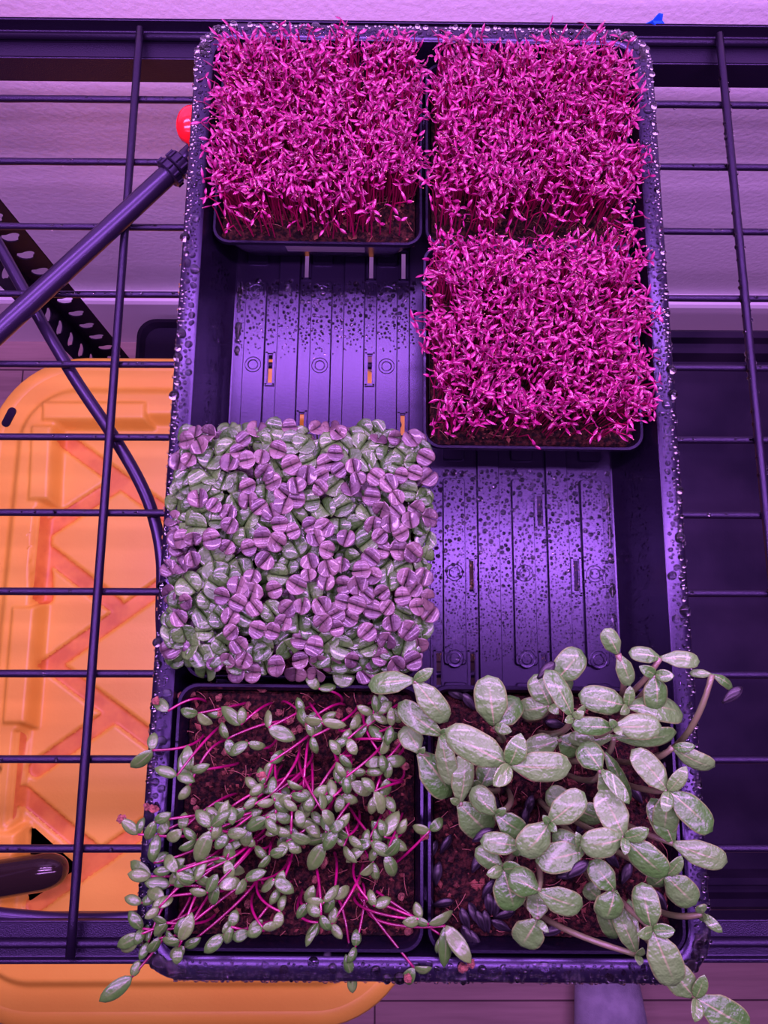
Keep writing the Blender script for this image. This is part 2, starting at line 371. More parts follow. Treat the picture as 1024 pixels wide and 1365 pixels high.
mb = MB()
for k in range(11):                    # drips hanging below the wires
    y = .38013-.04842*k
    for _ in range(26 if k < 7 else 8):
        x = R_(.17,.5) if random.random() < .8 else R_(-.22,-.12)
        drop(mb, (x, y+R_(-.0006,.0006), -.0021), R_(.0008,.0017), 1.1, (0, 0, -1), R_(.6,1))
    for _ in range(40 if k < 7 else 10):
        x = R_(.17,.5) if random.random() < .7 else R_(-.22,-.12); drop(mb, (x, y, .0021), R_(.0006,.0013), .6)
for _ in range(90):
    sd_ = random.choice((-1, 1)); drop(mb, (.2396+sd_*.0022, R_(-.1,.4), .0045), R_(.0008,.0019), .9, (sd_, 0, .3))
tag(sh(mb, 'water_droplet', M['water']), 'clear drips on the wires', None, kind='stuff')

# ------------------------------------------------------------------ pots
POTS = {}
def pot(key, cx, cy, rz, soilz, label, px=.0630):
    c = TM @ Vector((cx, cy, 0)); zb = .0118
    t = thing('square_pot', label, 'pot', (c.x, c.y, zb), 'square pots in the seedling tray', TR); h = rz-zb
    mb = MB(); a = px
    loft(mb, rloops([(.050,.050,.008,0),(a-.003,a-.003,.009,h-.006),(a-.0024,a-.0024,.009,h-.003),(a-.0004,a-.0004,.010,h-.003),(a,a,.0105,h-.0015),(a-.0006,a-.0006,.010,h),(a-.0020,a-.0020,.009,h),(a-.0030,a-.0030,.0085,h-.002),(a-.0045,a-.0045,.008,soilz-zb-.004)], 7), cap0=True)
    mb.build('pot_body', M['pot'], t, sharp=50)
    n = 84; s = a-.0046; mb = MB(); vs = []
    for j in range(n+1):
        for i in range(n+1):
            x, y = -s+2*s*i/n, -s+2*s*j/n
            z = soilz-zb+.0016*noise.noise((x*160+cx*50, y*160, 3))+.0013*noise.noise((x*420, y*420+cy*50, 8))+R_(-.0005,.0005)
            q = max(abs(x), abs(y))/s
            if q > .9: z -= .002*(q-.9)/.1
            vs.append((x, y, z))
    mb.add(vs, [(j*(n+1)+i, j*(n+1)+i+1, (j+1)*(n+1)+i+1, (j+1)*(n+1)+i) for j in range(n) for i in range(n)])
    so = mb.build('soil', M['soil'], t)
    cb = MB()
    for _ in range(900):
        x, y = R_(-s, s)*.96, R_(-s, s)*.96; r = R_(.0005,.0017); z = soilz-zb+R_(0,.001); aa = R_(0,6.28); e = R_(.5,2.2)
        cb.add([Vector((x, y, z))+Matrix.Rotation(aa, 3, 'Z') @ Vector((v[0]*r*e, v[1]*r, v[2]*r*.8))*R_(.7,1.2) for v in ((1,0,0),(-1,0,0),(0,1,0),(0,-1,0),(0,0,1),(0,0,-1))], [(0,2,4),(2,1,4),(1,3,4),(3,0,4),(2,0,5),(1,2,5),(3,1,5),(0,3,5)], random.choice((0,0,1)))
    cr = cb.build('soil_crumb', [M['soil'], M['crumb']], so, smooth=False); cr['kind'] = 'stuff'
    fb = MB()
    for _ in range(130):
        x, y, a0 = R_(-s, s)*.96, R_(-s, s)*.96, R_(0, 6.28); L = R_(.004,.013); c2 = R_(-1.2,1.2); pts = []; z = soilz-zb+.0012
        for k in range(6):
            pts.append((max(-s, min(s, x)), max(-s, min(s, y)), z+.0015*math.sin(k*.63)*R_(.3,1))); x += L/5*math.cos(a0); y += L/5*math.sin(a0); a0 += c2/5
        tube(fb, pts, .00018, 4, caps=False)
    f = fb.build('root_fibre', M['fibre'], so); f['kind'] = 'stuff'
    POTS[key] = (t, cx, cy, rz, soilz, s, h, a); return t
p1 = pot('a1', -.0632, .1888, .048, .0425, 'black square pot of magenta amaranth in the back left corner of the tray')
p2 = pot('a2', .0638, .1890, .048, .0425, 'black square pot of magenta amaranth in the back right corner of the tray')
p3 = pot('a3', .0625, .0640, .048, .0425, 'black square pot of magenta amaranth second from the back on the right')
p4 = pot('bas', -.0638, -.0640, .050, .044, 'black square pot hidden under a mat of purple and green basil')
p5 = pot('beet', -.0632, -.1915, .062, .053, 'black square pot of beet sprouts in the front left corner of the tray')
p6 = pot('sun', .0640, -.1915, .062, .053, 'black square pot of sunflower sprouts in the front right corner of the tray')
def sticker(p, face, u0, u1, z0, z1):
    h, a = POTS[p][6], POTS[p][7]; t = POTS[p][0]; mb = MB()
    def P(u, z, d):
        q = .050+(a-.003-.050)*z/(h-.006)+d
        return (u, -q, z) if face == 'front' else (-q, u, z)
    vs = [P(u, z, d) for d in (-.0004, .0004) for u, z in ((u0,z0),(u1,z0),(u1,z1),(u0,z1))]
    mb.add(vs, [(0,1,2,3),(4,5,6,7),(0,1,5,4),(1,2,6,5),(2,3,7,6),(3,0,4,7)])
    tag(mb.build('label_sticker', M['sticker'], t, smooth=False), 'pale paper label', None)
sticker('a1', 'front', -.020, .028, .015, .0285)
sticker('a3', 'side', -.030, .018, .010, .0285)

# ------------------------------------------------------------------ leaves
def blade(L, W, shape='oval', arch=.12, cup=.15, thick=.0004, nu=9, nv=4, fold=0, mb=None, T=None, mi=0):
    """a leaf with real thickness: base at the origin, +X to the tip, +Z its upper face"""
    own = mb is None; mb = mb or MB(); T = T or Matrix.Identity(4)
    top, bot, uv = [], [], []
    for i in range(nu+1):
        t = i/nu
        if shape == 'oval': wd = (math.sin(math.pi*min(1, t**.82*.985+.015)))**.62*(.80+.25*t)
        elif shape == 'coty': wd = min(1, .22+2.2*t)*(1-max(0, (t-.5)/.5)**2.6)**.5*(.93+.1*t) if t < 1 else .02
        elif shape == 'lance': wd = (math.sin(math.pi*min(1, t*.97+.03)))**.8
        elif shape == 'half': wd = math.sqrt(max(0, 1-(t*1.0)**2.2))*(1 if t > .05 else .97)
        wd = max(wd, .04)*W/2
        for j in range(-nv, nv+1):
            v = j/nv; x = L*t; y = wd*v; z = arch*L*4*t*(1-t)+cup*wd*v*v-fold*wd*abs(v)
            e = thick*(1-.75*v*v)*(1 if 0 < t < 1 else .3)
            top.append(T @ Vector((x, y, z+e/2))); bot.append(T @ Vector((x, y, z-e/2))); uv.append((t, v))
    n = 2*nv+1; N = (nu+1)*n; fs = []
    for i in range(nu):
        for j in range(n-1):
            a = i*n+j; fs.append((a, a+n, a+n+1, a+1)); fs.append((N+a, N+a+1, N+a+n+1, N+a+n))
    ring = [j for j in range(n)]+[i*n+n-1 for i in range(1, nu+1)]+[nu*n+j for j in range(n-2, -1, -1)]+[i*n for i in range(nu-1, 0, -1)]
    for k in range(len(ring)): a, b = ring[k], ring[(k+1) % len(ring)]; fs.append((a, b, N+b, N+a))
    mb.add(top+bot, fs, mi, uv+uv)
    return mb
def frame(P, D, up=Vector((0,0,1)), roll=0):
    x = D.normalized(); z = up - x*up.dot(x)
    z = z.normalized() if z.length > 1e-4 else x.orthogonal().normalized()
    y = z.cross(x); m = Matrix((x, y, z)).transposed() @ Matrix.Rotation(roll, 3, 'X')
    return Matrix.Translation(P) @ m.to_4x4()
def hull_mesh(L=.0115, W=.0052):
    mb = MB(); lp = []
    for i in range(8):
        t = i/7; r = W/2*(math.sin(math.pi*(.04+.93*t**1.25)))**.8
        lp.append([(L*t, r*math.cos(2*math.pi*k/12), r*.62*math.sin(2*math.pi*k/12)) for k in range(12)])
    loft(mb, lp, cap0=True, cap1=True); return mb.mesh('hull', M['hull'])
HULL = hull_mesh()

# ------------------------------------------------------------------ amaranth
def ama(mb, base, top, seed, nl=2):
    rd = random.Random(seed); b, t = Vector(base), Vector(top); mid = (b*.35+t*.65); mid.z += .004; mid.x = mid.x*.6+b.x*.4; mid.y = mid.y*.6+b.y*.4
    pts = [b, b.lerp(mid, .55), mid, t]; tube(mb, pts, [.00042,.00040,.00036,.0003], 4, 0, False)
    a0 = rd.uniform(0, 6.28)
    for k in range(nl):
        a = a0+k*(math.pi+rd.uniform(-.7,.7)); el = rd.uniform(-.35, .95)
        d = Vector((math.cos(a)*math.cos(el), math.sin(a)*math.cos(el), math.sin(el)))
        L = rd.uniform(.0036,.0070); W = rd.uniform(.0015,.0023)
        blade(L, W, 'oval', rd.uniform(-.25,.12), 0, .0004, 3, 1, -.55, mb, frame(t, d, roll=rd.uniform(-.9,.9)), 1)
        if rd.random() < .22:
            p = t+d*L; q = rd.uniform(.0003,.0005)
            mb.add([p+Vector(v)*q for v in ((1,0,0),(-1,0,0),(0,1,0),(0,-1,0),(0,0,1),(0,0,-1))], [(0,2,4),(2,1,4),(1,3,4),(3,0,4),(2,0,5),(1,2,5),(3,1,5),(0,3,5)], 2)
AM = [M['ama_stem'], M['ama_leaf'], M['coat']]
def ama_spots(key, n, seed):
    _, cx, cy, rz, sz, s, _, _ = POTS[key]; rd = random.Random(seed); out = []
    for i in range(n):
        x, y = rd.uniform(-1, 1)*s*.965, rd.uniform(-1, 1)*s*.955
        if key == 'a1' and x > .035 and y < -.036 and rd.random() < .92: continue
        if y < -.048 and rd.random() < .55: continue
        if key == 'a2' and y < -.040 and rd.random() < .45: continue
        clump = noise.noise((x*70+cx*9, y*70, seed))
        if clump < -.32: continue
        hgt = rd.uniform(.024,.041)+.006*noise.noise((x*45, y*45+seed, 4))
        if key == 'a3' and y > .035: hgt *= .82
        if key == 'a2': hgt *= .97
        lx, ly = rd.gauss(0, .0035)+x*.055, rd.gauss(0, .0035)+y*.02-(.002 if y < -.03 else 0)
        if abs(x)/s > .88 or abs(y)/s > .88: lx += rd.uniform(-.002,.003)*(1 if x > 0 else -1); hgt *= rd.uniform(.75, 1)
        b = TM @ Vector((cx+x, cy+y, sz)); t = TM @ Vector((cx+x+lx, cy+y+ly, sz+hgt)); out.append((b, t, rd.random()))
    return out
AMLAB = {'a1': 'thin magenta amaranth seedling in the back left pot of the tray', 'a2': 'thin magenta amaranth seedling in the back right pot of the tray', 'a3': 'thin magenta amaranth seedling in the pot beside the empty ribbed bay'}
AMGRP = {'a1': 'amaranth seedlings in the back left pot', 'a2': 'amaranth seedlings in the back right pot', 'a3': 'amaranth seedlings in the third amaranth pot'}
proto = []
for k in range(14):                    # seedling shapes, unit height along Z
    mb = MB(); hh = R_(.026,.041); ama(mb, (0,0,0), (R_(-.004,.004), R_(-.004,.004), hh), 900+k); proto.append(mb.mesh('amaranth_seedling', AM))
for key, n, ni, sd in (('a1', 1900, 85, 1), ('a2', 1950, 85, 2), ('a3', 1950, 130, 3)):
    sp = ama_spots(key, n, sd); rd = random.Random(sd)
    sp.sort(key=lambda q: -q[1].z+rd.uniform(0, .012)); ind, rest = sp[:ni], sp[ni:]
    for i, (b, t, q) in enumerate(ind):
        o = link('amaranth_seedling', proto[i % 14]); o.location = b; o.rotation_euler = (0, 0, q*6.28); tag(o, AMLAB[key], 'seedling', AMGRP[key])
    mb = MB()
    for i, (b, t, q) in enumerate(rest): ama(mb, b, t, sd*5000+i)
    o = mb.build('amaranth_patch', AM); tag(o, {'a1': 'dense magenta amaranth growth filling the back left pot', 'a2': 'dense magenta amaranth growth filling the back right pot', 'a3': 'dense magenta amaranth growth filling the pot right of the empty bay'}[key], 'seedlings', kind='stuff')

# ------------------------------------------------------------------ basil
def half_leaf(L, W, arch, cup): return blade(L, W, 'half', arch, cup, .0005, 6, 4)
BP = [half_leaf(R_(.0050,.0060), R_(.0088,.0108), R_(.03,.16), R_(-.12,.2)).mesh('basil_leaf', M['bas_p']) for _ in range(8)]
BG = [half_leaf(R_(.0056,.0072), R_(.0090,.0118), R_(.0,.2), R_(-.2,.25)).mesh('basil_leaf', M['bas_g']) for _ in range(8)]
_, bcx, bcy, brz, bsz, bs, _, _ = POTS['bas']
rd = random.Random(5); spots = []
BX0, BX1, BY0, BY1 = -.1305, .0015, -.1235, .0035
tries = 0
while len(spots) < 300 and tries < 60000:
    tries += 1; x, y = rd.uniform(BX0, BX1), rd.uniform(BY0, BY1)
    u, v = abs((x-(BX0+BX1)/2)/(BX1-BX0)*2), abs((y-(BY0+BY1)/2)/(BY1-BY0)*2)
    if u**6+v**6 > 1.02: continue
    if all((x-a)**2+(y-b)**2 > .0066**2 for a, b, *_ in spots): spots.append((x, y, u, v))
for i, (x, y, u, v) in enumerate(spots):
    edge = max(u, v); g = noise.noise((x*60, y*60, 2))
    left = (x < -.105) or (y > -.012)
    purple = rd.random() < (.68 if not left else .38)+.25*g
    z = .084+.004*noise.noise((x*50, y*50, 7))+(.0025 if purple else -.0025)-.010*max(0, edge-.82)/.18+rd.uniform(-.0015,.0015)
    if y < -.105: z -= .004
    top = TM @ Vector((x, y, z)); kx = max(-bs, min(bs, (x-bcx)*.9)); ky = max(-bs, min(bs, (y-bcy)*.9)); bot = TM @ Vector((bcx+kx, bcy+ky, bsz))
    r = thing('basil_seedling', ('purple-leaved basil seedling in the dense square mat behind the beet pot' if purple else 'green-leaved basil seedling in the dense square mat behind the beet pot'), 'seedling', bot, 'purple basil seedlings' if purple else 'green basil seedlings')
    mb = MB(); d = top-bot; tube(mb, bez(Vector((0,0,0)), Vector((0,0,d.z*.5)), Vector((d.x, d.y, d.z*.6)), d, 4), .0005, 5, 0, False); mb.build('stem', M['bas_s'], r)
    a0 = rd.uniform(0, 6.28); out = Vector((x-(BX0+BX1)/2, y-(BY0+BY1)/2, 0)); up = Vector((0,0,1))+out.normalized()*(.55*max(0, edge-.6)/.4)+Vector((rd.gauss(0,.16), rd.gauss(0,.16)-.10, 0))
    sc = rd.uniform(.82, 1.12)*(.92 if purple else 1.08)
    for k in range(2):
        a = a0+math.pi*k+rd.uniform(-.12,.12); dd = Vector((math.cos(a), math.sin(a), rd.uniform(.0,.45)))
        m = frame(d+Vector((math.cos(a), math.sin(a), 0))*.0001, dd, up, rd.uniform(-.15,.15)) @ Matrix.Scale(sc, 4)
        link('leaf', (BP if purple else BG)[rd.randrange(8)], r, m)
under = MB()
for _ in range(620):                   # lower storey that nobody could count
    x, y = rd.uniform(BX0+.003, BX1-.003), rd.uniform(BY0+.004, BY1-.004); a = rd.uniform(0, 6.28); z = rd.uniform(.066,.078); pu = 1 if rd.random() < .22 else 0
    P = TM @ Vector((x, y, z)); up = Vector((rd.gauss(0,.3), rd.gauss(0,.3), 1))
    for k in range(2):
        aa = a+math.pi*k; blade(rd.uniform(.0045,.0065), rd.uniform(.008,.011), 'half', .08, 0, .0005, 4, 2, 0, under, frame(P, Vector((math.cos(aa), math.sin(aa), .2)), up), pu)
    kx = max(-bs, min(bs, x-bcx)); ky = max(-bs, min(bs, y-bcy))
    tube(under, [TM @ Vector((bcx+kx, bcy+ky, bsz)), P], .00045, 4, 2, False)
tag(under.build('basil_patch', [M['bas_g'], M['bas_p'], M['bas_s']]), 'lower storey of small basil leaves between the taller basil seedlings', 'seedlings', kind='stuff')

# ------------------------------------------------------------------ beets
BL = [blade(.0108, R_(.0056,.0070), 'oval', R_(.04,.2), R_(-.3,.2), .0009, 8, 3).mesh('beet_leaf', M['beet_l']) for _ in range(8)]
def husk_mesh(seed, r=.0021):
    bm = bmesh.new(); bmesh.ops.create_icosphere(bm, subdivisions=2, radius=r)
    for v in bm.verts:
        k = 1+.45*noise.noise(v.co*900+Vector((seed*7, 0, 0)))+.25*noise.noise(v.co*2200+Vector((seed, 5, 0))); v.co *= k; v.co.z *= .8
    me = bpy.data.meshes.new('beet_husk'); bm.to_mesh(me); bm.free(); me.materials.append(M['husk']); return me
HK = [husk_mesh(i) for i in range(6)]
# node x, node y, height, then leaf tips; one letter-free row per seedling, read off the photograph
beet = [
 (224,948,.068,[(208,934)],1),(264,951,.070,[(241,946),(283,964)],0),(321,966,.075,[(295,942),(323,945)],0),(331,990,.078,[(306,1007),(348,994)],0),
 (358,970,.078,[(357,947),(394,986)],0),(203,1000,.074,[(205,982),(174,1023)],0),(254,1028,.080,[(250,993),(280,1019)],0),(236,1034,.086,[(206,1024),(260,1042)],0),
 (253,1047,.074,[(238,1066),(242,1004)],0),(303,985,.068,[(297,967),(308,1001)],0),(275,950,.066,[(291,952)],1),(360,1016,.074,[(357,1032),(373,1006)],0),
 (345,1052,.076,[(331,1040),(362,1054)],0),(352,1046,.082,[(349,1034),(335,1058)],1),(309,1075,.086,[(286,1072),(310,1100)],0),(293,1092,.080,[(281,1082),(318,1086)],0),
 (325,1078,.086,[(308,1090),(343,1063)],0),(328,1090,.078,[(322,1102),(349,1081)],0),(366,1068,.088,[(354,1070),(383,1082)],0),(388,1060,.090,[(372,1074),(405,1062)],0),
 (396,1080,.092,[(378,1066),(402,1100)],0),(404,1052,.084,[(390,1044),(412,1068)],0),(418,1062,.090,[(408,1080),(436,1047)],0),(430,1080,.094,[(428,1058),(442,1098)],0),
 (444,1062,.090,[(432,1066),(441,1044)],0),(452,1044,.084,[(449,1022),(463,1040)],0),(455,1060,.082,[(450,1078),(470,1066)],0),(408,965,.076,[(402,950),(418,957)],0),
 (404,952,.070,[(400,940),(411,962)],0),(416,982,.080,[(412,966),(420,996)],1),(428,962,.074,[(441,954),(423,970)],0),(464,985,.080,[(452,991),(474,1004)],0),
 (467,972,.076,[(460,985),(476,958)],0),(497,952,.080,[(482,944),(512,961)],0),(503,950,.084,[(500,932),(517,940)],0),(489,968,.076,[(478,978),(494,961)],0),
 (509,985,.082,[(520,982),(502,978)],0),(508,1006,.080,[(512,990),(511,1024)],0),(453,1006,.084,[(446,996),(462,1016)],0),(461,1036,.090,[(452,1022),(464,1060)],0),
 (488,1029,.078,[(470,1029),(506,1029)],0),(468,1043,.082,[(495,1058),(463,1025)],0),(516,1038,.076,[(518,1025),(511,1058)],0),(498,1062,.076,[(495,1084),(504,1060)],0),
 (514,1062,.074,[(525,1080),(506,1080)],0),(512,1115,.080,[(532,1081),(508,1100)],0),(530,1112,.074,[(538,1098),(525,1120)],0),(505,1128,.078,[(500,1108),(497,1142)],0),
 (514,1140,.082,[(532,1118),(526,1168)],0),(498,1150,.076,[(502,1172),(486,1160)],0),(465,1115,.084,[(452,1105),(474,1122)],0),(458,1128,.080,[(476,1150),(448,1112)],0),
 (432,1125,.082,[(412,1160),(440,1108)],0),(440,1108,.088,[(432,1092),(456,1096)],0),(388,1112,.086,[(370,1106),(415,1122)],0),(382,1122,.082,[(372,1140),(402,1136)],0),
 (360,1140,.082,[(346,1156),(382,1130)],0),(340,1128,.076,[(330,1118),(352,1140)],0),(303,1112,.084,[(287,1132),(330,1108)],0),(280,1108,.086,[(262,1150),(285,1086)],0),
 (262,1120,.080,[(238,1132),(247,1106)],0),(243,1106,.078,[(246,1088),(228,1116)],0),(210,1112,.076,[(222,1098),(203,1148)],0),(205,1150,.072,[(203,1128),(217,1142)],0),
 (184,1112,.066,[(162,1092),(190,1096)],1),(201,1168,.070,[(174,1148),(170,1165)],0),(228,1160,.080,[(206,1162),(240,1150)],0),(236,1162,.088,[(222,1140),(255,1180)],0),
 (252,1168,.082,[(270,1154),(240,1176)],0),(290,1180,.082,[(322,1176),(282,1206)],0),(276,1190,.084,[(290,1165),(262,1188)],0),(219,1196,.076,[(203,1190),(206,1210)],0),
 (189,1204,.070,[(166,1196),(206,1196)],0),(212,1210,.080,[(196,1222),(230,1196)],0),(222,1230,.076,[(205,1220),(208,1246)],0),(186,1246,.066,[(162,1268),(156,1262)],0),
 (190,1238,.064,[(172,1214),(184,1252)],0),(198,1256,.064,[(186,1280),(196,1232)],0),(236,1248,.076,[(246,1222),(250,1230)],0),(212,1250,.070,[(214,1232),(206,1258)],0),
 (240,1254,.082,[(256,1216),(222,1252)],0),(238,1262,.072,[(222,1240),(235,1286)],0),(246,1262,.070,[(268,1250),(236,1270)],0),(308,1235,.078,[(312,1222),(304,1250)],0),
 (298,1246,.076,[(272,1270),(306,1232)],0),(332,1242,.078,[(314,1250),(346,1230)],0),(350,1236,.084,[(330,1246),(372,1234)],0),(374,1215,.080,[(370,1230),(378,1200)],0),
 (366,1172,.082,[(348,1188),(392,1190)],0),(372,1184,.078,[(360,1206),(378,1160)],0),(410,1205,.080,[(418,1180),(398,1222)],0),(432,1202,.088,[(412,1200),(452,1180)],0),
 (428,1220,.090,[(412,1208),(440,1238)],0),(444,1196,.084,[(466,1182),(436,1212)],0),(424,1230,.076,[(408,1262),(416,1240)],0),(442,1232,.080,[(456,1252),(444,1222)],0),
 (474,1262,.062,[(475,1238),(463,1284)],0),(469,1300,.058,[(461,1272),(470,1318)],0),(500,1208,.078,[(496,1196),(512,1202)],0),(560,1226,.070,[(554,1202),(547,1228)],0),
 (572,1232,.072,[(604,1214),(564,1228)],0),(594,1234,.066,[(628,1284),(592,1290)],1),(552,1290,.062,[(544,1304),(560,1290)],1),(573,1107,.074,[(588,1092),(561,1104)],0),
 (176,1302,.064,[(184,1284),(132,1335)],0),(425,918,.068,[(411,905),(445,915)],0),(520,945,.078,[(530,958),(512,935)],0),(590,1248,.064,[(600,1262),(583,1268)],0),
]
rx = random.Random(77)                # the thick of the patch, where leaves hide one another
for (x0, x1, y0, y1, cnt) in ((205,330,1085,1200,13),(345,465,1040,1115,12),(420,540,960,1130,7)):
    for _ in range(cnt):
        x, y, a = rx.uniform(x0, x1), rx.uniform(y0, y1), rx.uniform(0, 6.28); l1, l2 = rx.uniform(24, 36), rx.uniform(22, 34); b2 = a+rx.uniform(1.6, 3.4)
        beet.append((x, y, rx.uniform(.070,.088), [(x+l1*math.cos(a), y+l1*math.sin(a)), (x+l2*math.cos(b2), y+l2*math.sin(b2))], 0))
special = {0:'beet sprout with a husk on its leaf tip, crossing the rim at left', 5:'beet sprout reaching out over the left rim at the pot back',
 64:'beet sprout with a husk on its tip stretched out over the left tray rim', 97:'beet sprout drooping over the front rim with a thin upright stem',
 103:'beet sprout with a curling magenta stem over the seam below the sunflower leaves', 104:'longest beet sprout, pale leaf hanging past the front left tray corner',
 105:'beet sprout lying over the back rim against the basil', 101:'wilted beet sprout with long thin leaves hanging over the front rim', 102:'tiny beet sprout at the end of a violet stem on the front rim'}
_, ecx, ecy, erz, esz, es, _, _ = POTS['beet']; rd = random.Random(8)
names = [['front left', 'front middle', 'front right'], ['middle left', 'centre', 'middle right'], ['back left', 'back middle', 'back right']]
def zone(lx, ly, s): return names[min(2, max(0, int((ly+s)/(2*s)*3)))][min(2, max(0, int((lx+s)/(2*s)*3)))]
for i, (nx_, ny_, nz_, tips, hk) in enumerate(beet):
    P = at(nx_, ny_, nz_); lo = tl(P); lx, ly = lo.x-ecx, lo.y-ecy
    out = max(abs(lx), abs(ly)) > es*.8
    sx, sy = (rd.uniform(.010,.034), rd.uniform(-.004,.022)) if nx_ < 330 else (rd.uniform(-.016,.022), rd.uniform(-.004,.022))
    if nx_ > 540: sx = rd.uniform(-.04,-.025)
    if ny_ > 1250: sy = rd.uniform(.02,.035)
    bx, by = max(-es*.9, min(es*.9, lx+sx)), max(-es*.85, min(es*.9, ly+sy))
    B = TM @ Vector((ecx+bx, ecy+by, esz-.001))
    if nx_ == 573: B = at(520, 1150, esz)
    lab = special.get(i) or f'green beet sprout on a magenta stem at the {zone(lx, ly, es)} of its pot'
    r = thing('beet_seedling', lab, 'seedling', B, None if i in special else f'beet sprouts over the {zone(lx, ly, es)} of their pot')
    d = P-B; mb = MB(); side = Vector((-d.y, d.x, 0)); side = side.normalized()*rd.uniform(-.007,.007) if side.length else side
    up = Vector((0, 0, max(.012, d.z)*rd.uniform(.55, 1.0))); last = Vector((d.x, d.y, 0)); last = last.normalized()*min(.012, last.length*.5) if last.length else last
    tube(mb, bez(Vector((0,0,0)), up+side, d-last*.9+side*.6+Vector((0,0,-.002)), d, 12), [.00074-.00016*k/12 for k in range(13)], 7); mb.build('stem', M['beet_s'], r)
    for k, (tx, ty) in enumerate(tips):
        q = math.hypot(tx-nx_, ty-ny_); kk = max(1.0, 24/q) if q > 0 else 1
        tx, ty = nx_+(tx-nx_)*kk, ny_+(ty-ny_)*kk; T = at(tx, ty, max(.0605 if not out else .056, nz_+rd.uniform(-.006,.003))); dv = T-P; L = dv.length
        m = frame(d, dv, Vector((rd.gauss(0,.22), rd.gauss(0,.22)-.05, 1)), rd.uniform(-.3,.3)) @ Matrix.Diagonal((L/.0108, max(.82, min(1.3, .42+.55*L/.0108)), 1, 1))
        lf = link('leaf', BL[rd.randrange(8)], r, m)
    if hk:
        T = at(*tips[0], nz_); o = link('seed_husk', HK[i % 6], r); o.location = T-B
# husks lying on the soil
hs = [(243,928),(256,924),(280,914),(292,930),(350,918),(330,940),(341,955),(380,1002),(372,950),(385,960),(296,960),(400,972),(300,1002),(452,952),(466,947),(478,955),(385,1000),(392,975),
      (258,1068),(262,1078),(338,1062),(540,1022),(530,992),(528,1000),(515,1085),(516,1095),(508,1100),(455,1093),(432,1150),(478,1175),(500,1162),(420,1172),(486,1142),(566,1115),(535,1195),(545,1240),(618,1290),(330,1205),(312,1192),(205,1078),(196,1076)]
for i, (x, y) in enumerate(hs):
    z = esz+.0015
    if (x, y) in ((618,1290),(205,1078),(196,1076)): z = .062
    if (x, y) == (566,1115): z = .0635
    o = link('beet_husk', HK[i % 6]); P = at(x, y, z); o.location = P; o.rotation_euler = (rd.uniform(0,6), rd.uniform(0,6), rd.uniform(0,6)); s = rd.uniform(.8,1.25); o.scale = (s, s, s)
    lo = tl(P); zn = zone(lo.x-ecx, lo.y-ecy, es)
    if z > .055: tag(o, {618:'empty corky beet husk on the front rim below the pot seam',205:'brown beet husk on the left tray rim, right of another husk',196:'brown beet husk at the outer edge of the left tray rim',566:'corky beet husk on the seam between the two front pots'}[x], 'seed husk')
    else: tag(o, f'corky red-brown beet husk lying on the soil at the {zn} of the beet pot', 'seed husk', f'beet husks at the {zn} of their pot')

bm = bmesh.new(); bmesh.ops.create_icosphere(bm, subdivisions=3, radius=.0019)
for v in bm.verts: v.co *= 1+.15*noise.noise(v.co*700)
me = bpy.data.meshes.new('perlite_bead'); bm.to_mesh(me); bm.free(); me.materials.append(M['base']); me.polygons.foreach_set('use_smooth', [True]*len(me.polygons))
o = link('perlite_bead', me); o.location = at(437, 1262, esz+.0015); tag(o, 'small round white perlite bead on the soil near the front of the beet pot', 'bead')

